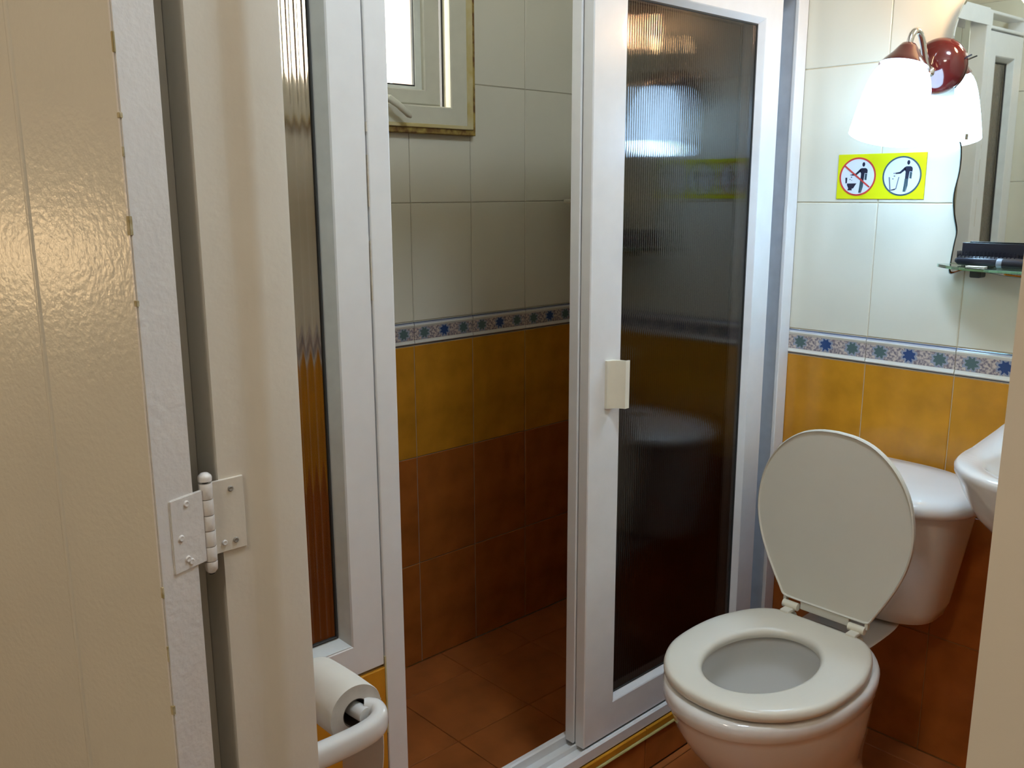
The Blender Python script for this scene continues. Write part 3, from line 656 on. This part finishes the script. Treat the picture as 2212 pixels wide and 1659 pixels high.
# warm lamp over the mirror (above the frame, its glow is what shows)
wm = thing('mirror_lamp', 'warm bulb in a dark red holder on the wall above the mirror', 'lamp', (XF, .70, 1.80))
bm = bmesh.new(); lathe(bm, [(.045, 0), (.045, .01), (.03, .02), (.012, .07), (.012, .085)], (XF-.0005, .70, 1.775), (-1, 0, -.6), 30); obj('base', bm, M['maroon'], wm, True, .8)
bm = bmesh.new(); lathe(bm, [(.004, -.040), (.014, -.026), (.018, 0), (.014, .022), (.008, .045)], (XF-.095, .705, 1.692), (0, 0, 1), 28); obj('bulb', bm, M['warm'], wm, True, .9)
reparent(wm)

cl = thing('ceiling_lamp', 'white round fill lamp added on the bathroom ceiling, inside the doorway', 'lamp', (.98, .48, H))  # unseen lamp, added to brighten the room and the shower
bm = bmesh.new(); lathe(bm, [(.14, 0), (.14, .02)], (.98, .48, H-.02), (0, 0, 1)); obj('base', bm, M['alu'], cl, True, .6)
bm = bmesh.new(); lathe(bm, [(.02, -.07), (.08, -.062), (.115, -.04), (.13, -.012), (.13, 0)], (.98, .48, H-.02), (0, 0, 1)); obj('diffuser', bm, M['ceil_fill'], cl, True, .9)
reparent(cl)

# ------------------------------------------------------------------ sign
sg = thing('notice_sign', 'yellow notice with no-litter-in-toilet and use-the-bin pictograms under the lamp', 'sign', (XF, .953, 1.272))
sY, sZ, sW, sH = 1.0535, 1.2725, .200, .0985
xs0 = XF-.0002
bx('panel', M['yel'], sg, xs0-.0022, xs0, sY-sW, sY, sZ, sZ+sH, .0004)
def spoly(name, pts, m, lay, bm=None):
    own = bm is None; bm = bm or bmesh.new()
    x0_, x1_ = xs0-.0022-.0003*lay, xs0-.0022-.0003*(lay+1)
    loft(bm, [[Vector((x, sY-u*.001*sW/.2, sZ+v*.001*sH/.1)) for u, v in pts] for x in (x0_, x1_)])
    if own: return obj(name, bm, m, sg)
def circ(u, v, r, n=40, r2=None): return [(u+r*math.cos(2*PI*i/n), v+(r2 or r)*math.sin(2*PI*i/n)) for i in range(n)]
def sring(name, u, v, r0, r1, m, lay):
    bm = bmesh.new(); x0_, x1_ = xs0-.0022-.0003*lay, xs0-.0022-.0003*(lay+1)
    Rr = [[Vector((x, sY-a*.001, sZ+b*.001*sH/.1)) for a, b in circ(u, v, r, 48)] for r, x in ((r1, x0_), (r1, x1_), (r0, x1_), (r0, x0_))]
    vs = [[bm.verts.new(p) for p in r] for r in Rr]; vs.append(vs[0])
    for a, b in zip(vs, vs[1:]):
        for k in range(48): bm.faces.new((a[k], a[(k+1) % 48], b[(k+1) % 48], b[k]))
    obj(name, bm, m, sg)
for u in (48, 149): spoly('roundel', circ(u, 50, 42), M['wht'], 0)
sring('ring', 48, 50, 39.2, 43, M['red'], 1); sring('ring', 149, 50, 39.6, 43, M['grn'], 1)
def person(du_, dv):
    T = lambda pts: [(u+du_, v+dv) for u, v in pts]
    spoly('head', T(circ(0, 0, 3.2, 16, 5)), M['blk'], 1)
    bm = bmesh.new()
    spoly('', T([(-8, -10), (-4, -8.2), (5, -8.2), (8.5, -10), (10, -14), (9.5, -20), (3.5, -19), (2, -35), (-5.5, -35), (-5, -20), (-8, -15)]), None, 1, bm)
    spoly('', T([(-7.5, -10), (-5, -15), (-16, -24), (-27, -24.5), (-28, -22), (-18, -20)]), None, 1, bm)
    obj('torso', bm, M['blk'], sg)
    bm = bmesh.new()
    spoly('', T([(-6, -35), (1.8, -35), (1.5, -49), (-1.8, -63), (-2.2, -63), (-2.4, -38), (-2.8, -63), (-8.5, -63), (-7, -49)]), None, 1, bm)
    spoly('', T([(4.5, -20), (9.3, -21), (8.6, -35), (4, -34)]), None, 1, bm)
    obj('legs', bm, M['grn'], sg)
person(61, 77); person(162, 79)
spoly('slash', [(16.2, 73), (18.6, 75.5), (78.8, 27.8), (76.4, 25.2)], M['red'], 3)
bm = bmesh.new()
spoly('', [(19.5, 48), (24, 48), (24, 36), (20.5, 35)], None, 1, bm); spoly('', [(24, 35), (47, 35), (44, 31), (40, 24), (36, 23), (37, 19.5), (26, 19.5), (28, 24), (25, 30)], None, 1, bm); obj('toilet_icon', bm, M['blk'], sg)
bm = bmesh.new(); spoly('', [(120, 48), (123, 48), (126.5, 21), (124, 19.5)], None, 1, bm); spoly('', [(142, 48), (144, 48), (139, 21), (137, 22)], None, 1, bm); obj('bin_icon', bm, M['lgr'], sg)
spoly('bin_base', [(123.5, 19), (126, 20), (136, 23), (138, 22.5), (136, 19.8), (125, 18.5)], M['blk'], 2)
for u, v, r in ((32, 54, 1.6), (34, 49, 2.0), (31, 44, 1.6), (35, 42, 1.2), (132, 56, 1.8), (133, 50, 2.0), (130, 44, 1.8)):
    spoly('paper_scrap', circ(u, v, r, 8, r*.7), M['lgr'], 1)
reparent(sg)

# ------------------------------------------------------------------ glass shelf and what lies on it
zs = 1.140
sh = thing('glass_shelf', 'green-edged glass shelf on the wall under the mirror', 'shelf', (XF, .5, zs))
shp = [(XF-.024, .800), (XF-.034, .799), (XF-.06, .780), (XF-.09, .745), (XF-.11, .70), (XF-.12, .64), (XF-.125, .5)]
shp = spline(shp, 4); shp = shp+[(x, 1.0-y) for x, y in shp[-2::-1]]
bm = bmesh.new(); prism(bm, shp, zs-.006, zs, lambda u, v, t: (u, v, t)); obj('shelf_plate', bm, M['sgl'], sh)
for y in (.715, .285):
    bm = bmesh.new(); box(bm, XF-.052, XF-.021, y-.011, y+.011, zs-.024, zs-.0065, .003); obj('bracket', bm, mat('dark bracket', (.05, .055, .05), .35, .5), sh)
reparent(sh)
br = thing('hairbrush', 'black hairbrush lying at the back of the glass shelf', 'hairbrush', (XF-.052, .70, zs))
bm = bmesh.new(); tube(bm, [(XF-.056, .754, zs+.0107), (XF-.056, .747, zs+.0107), (XF-.056, .68, zs+.0107), (XF-.056, .64, zs+.0107), (XF-.056, .625, zs+.0107), (XF-.056, .612, zs+.0107)], [.004, .0095, .0105, .010, .0085, .004], 14); obj('handle', bm, M['bplas'], br, True, .9)
bm = bmesh.new()
for i in range(16):
    for j in range(4):
        y = .748-i*.0072; x = XF-.063+j*.0048
        tube(bm, [(x, y, zs+.017), (x+.001*(j-1.5), y, zs+.030)], [.0011, .0008], 5)
o = obj('bristles', bm, M['bplas'], br); o['kind'] = 'stuff'
reparent(br)
co = thing('comb', 'black comb standing on edge behind the hairbrush on the glass shelf', 'comb', (XF-.036, .68, zs))
bm = bmesh.new(); box(bm, XF-.038, XF-.034, .628, .750, zs+.024, zs+.046, .001); obj('spine', bm, M['bplas'], co)
bm = bmesh.new()
for i in range(30): box(bm, XF-.0371, XF-.0349, .630+i*.004, .6322+i*.004, zs+.0005, zs+.026)
o = obj('teeth', bm, M['bplas'], co); o['kind'] = 'stuff'; reparent(co)
tb_ = thing('shaving_tube', 'black cylinder with silver end on the glass shelf, nearest the frame edge', 'tube', (XF-.085, .61, zs))
bm = bmesh.new(); tube(bm, [(XF-.085, .652, zs+.0102), (XF-.085, .55, zs+.0102)], .0100, 20); obj('body', bm, M['bplas'], tb_, True, .6)
bm = bmesh.new(); tube(bm, [(XF-.085, .664, zs+.0102), (XF-.085, .662, zs+.0102), (XF-.085, .6521, zs+.0102)], [.006, .0100, .0101], 20); obj('cap', bm, M['silv'], tb_, True, .6); reparent(tb_)
pk = thing('soap_cup', 'pink and white cup at the back of the glass shelf by the frame edge', 'cup', (XF-.05, .575, zs))
bm = bmesh.new(); lathe(bm, [(.016, 0), (.020, .004), (.022, .018), (.021, .024)], (XF-.055, .578, zs+.0002), (0, 0, 1), 24); obj('cup', bm, M['pink'], pk, True, .8)
bm = bmesh.new(); lathe(bm, [(.0225, .024), (.0225, .028), (.012, .031), (.002, .032)], (XF-.055, .578, zs+.0002), (0, 0, 1), 24); obj('lid', bm, M['porc'], pk, True, .8); reparent(pk)
st = thing('paper_sachet', 'small white sachet lying in front on the glass shelf', 'sachet', (XF-.075, .70, zs))
bm = bmesh.new(); box(bm, XF-.086, XF-.070, .685, .722, zs+.0002, zs+.0022, .0008); obj('sachet', bm, M['paper'], st); reparent(st)

# ------------------------------------------------------------------ shower shelf and bottle
cs = thing('shower_shelf', 'white soap shelf on the end wall inside the shower', 'shelf', (XF, 1.62, 1.262))
bm = bmesh.new(); box(bm, 1.882, XF-.0005, 1.46, 1.815, 1.258, 1.270, .004); obj('tray', bm, M['upvc'], cs)
M['rb'] = mat('brown rusted bracket', (.30, .18, .08), .6)
for y in (1.78, 1.475): bx('bracket', M['rb'], cs, 1.90, XF-.0005, y, y+.02, 1.228, 1.2579, .003); reparent(cs)
bo = thing('shampoo_bottle', 'yellow bottle with white cap and teal foot on the shower shelf', 'bottle', (1.925, 1.768, 1.27))
bc = (1.928, 1.768, 1.2702)
bm = bmesh.new(); lathe(bm, [(.027, .017), (.029, .020), (.030, .05), (.028, .066), (.022, .076)], bc, (0, 0, 1), 28); obj('body', bm, M['ylq'], bo, True, .8)
bm = bmesh.new(); lathe(bm, [(.026, 0), (.0285, .003), (.0285, .0169)], bc, (0, 0, 1), 28); obj('foot', bm, M['teal'], bo, True, .8)
bm = bmesh.new(); lathe(bm, [(.021, .0762), (.021, .096), (.0185, .098), (.0185, .101), (.023, .103), (.023, .107), (.020, .109)], bc, (0, 0, 1), 28); obj('cap', bm, mat('off white cap', (.7, .68, .55), .4), bo, True, .8); reparent(bo)

# ------------------------------------------------------------------ toilet paper and holder
RX, RY, RZ = .574, .920, .628
hp = thing('paper_holder', 'white open-ended toilet paper holder beside the door frame', 'paper holder', (XW, .95, RZ))
bm = bmesh.new()
arm = spline([(XW+.004, .889, .617), (.52, .887, .616), (.555, .887, .616), (.580, .889, .618), (.594, .896, .622), (.597, .908, .625), (.592, .915, .626), (.585, .92, .627)], 4)
# flattened bar
pts = [Vector(p) for p in arm]; rings = []
for i, p in enumerate(pts):
    d = (pts[min(i+1, len(pts)-1)]-pts[max(i-1, 0)]).normalized(); upv = Vector((0, 0, 1)); sd = d.cross(upv).normalized(); upv = sd.cross(d)
    rings.append([p+upv*(math.copysign(abs(math.sin(2*PI*k/20))**.7, math.sin(2*PI*k/20))*.0165)+sd*(math.copysign(abs(math.cos(2*PI*k/20))**.7, math.cos(2*PI*k/20))*.0115) for k in range(20)])
loft(bm, rings); obj('arm', bm, M['porc'], hp, True, .9)
bm = bmesh.new(); tube(bm, [(RX+.006, .906, RZ+.0), (RX+.003, .93, RZ+.001), (RX+.001, 1.03, RZ+.002)], .0105, 18); obj('spindle', bm, M['porc'], hp, True, .9)
bm = bmesh.new(); box(bm, XW+.0005, XW+.010, .865, 1.045, .585, .665, .004); obj('wall_plate', bm, M['porc'], hp)
reparent(hp)
tp = thing('toilet_roll', 'partly used white toilet roll with a loose end hanging down', 'toilet roll', (RX, .97, RZ))
bm = bmesh.new(); Y0, Y1 = .920, 1.022
def ringc(r, y, wob=0.0): return [Vector((RX+(r+wob*math.sin(3*a+1))*math.cos(a), y, RZ+(r+wob*math.sin(3*a+1))*math.sin(a))) for a in [2*PI*k/48 for k in range(48)]]
vs = [[bm.verts.new(p) for p in r] for r in (ringc(.0385, Y0, .0005), ringc(.0392, Y0+.002, .0005), ringc(.0395, .965, .0006), ringc(.0385, 1.0, .0008), ringc(.0375, Y1-.002, .0006), ringc(.037, Y1, .0005))]
for a, b in zip(vs, vs[1:]):
    for i in range(48): bm.faces.new((a[i], a[(i+1) % 48], b[(i+1) % 48], b[i]))
obj('paper', bm, M['paper'], tp, True, .8)
for y, dd in ((Y0, 1), (Y1, -1)):
    bm = bmesh.new()
    vs = [[bm.verts.new(p) for p in r] for r in (ringc(.0385 if dd > 0 else .037, y, .0005), ringc(.028, y+.0006*dd), ringc(.0195, y))]
    for a, b in zip(vs, vs[1:]):
        for i in range(48): bm.faces.new((a[i], a[(i+1) % 48], b[(i+1) % 48], b[i]))
    obj('paper_edge', bm, M['paperend'], tp, True, .8)
bm = bmesh.new(); vs = [[bm.verts.new(p) for p in r] for r in (ringc(.0195, Y0), ringc(.0195, Y1), ringc(.0185, Y1), ringc(.0185, Y0), )]; vs.append(vs[0])
for a, b in zip(vs, vs[1:]):
    for i in range(48): bm.faces.new((a[i], a[(i+1) % 48], b[(i+1) % 48], b[i]))
obj('core', bm, M['core'], tp, True, .8)
bm = bmesh.new(); A_ = []
for i in range(15):
    z = RZ+.004-i*.018; xx = RX+.0398+.0035*math.sin(i*.55)*min(1, i/5)
    A_.append([(xx, Y0+.002, z), (xx+.001, .955, z), (xx-.0006, .99, z), (xx, Y1-.002, z)])
fr_ = [[bm.verts.new(p) for p in r] for r in A_]; bk_ = [[bm.verts.new((x+.0009, y, z)) for x, y, z in r] for r in A_]
for g_ in (fr_, bk_):
    for a, b in zip(g_, g_[1:]):
        for k in range(3): bm.faces.new((a[k], a[k+1], b[k+1], b[k]))
for a, b, c, d in zip(fr_, fr_[1:], bk_, bk_[1:]):
    for k in (0, 3): bm.faces.new((a[k], b[k], d[k], c[k]))
obj('loose_end', bm, M['paper'], tp, True, .8)
reparent(tp)
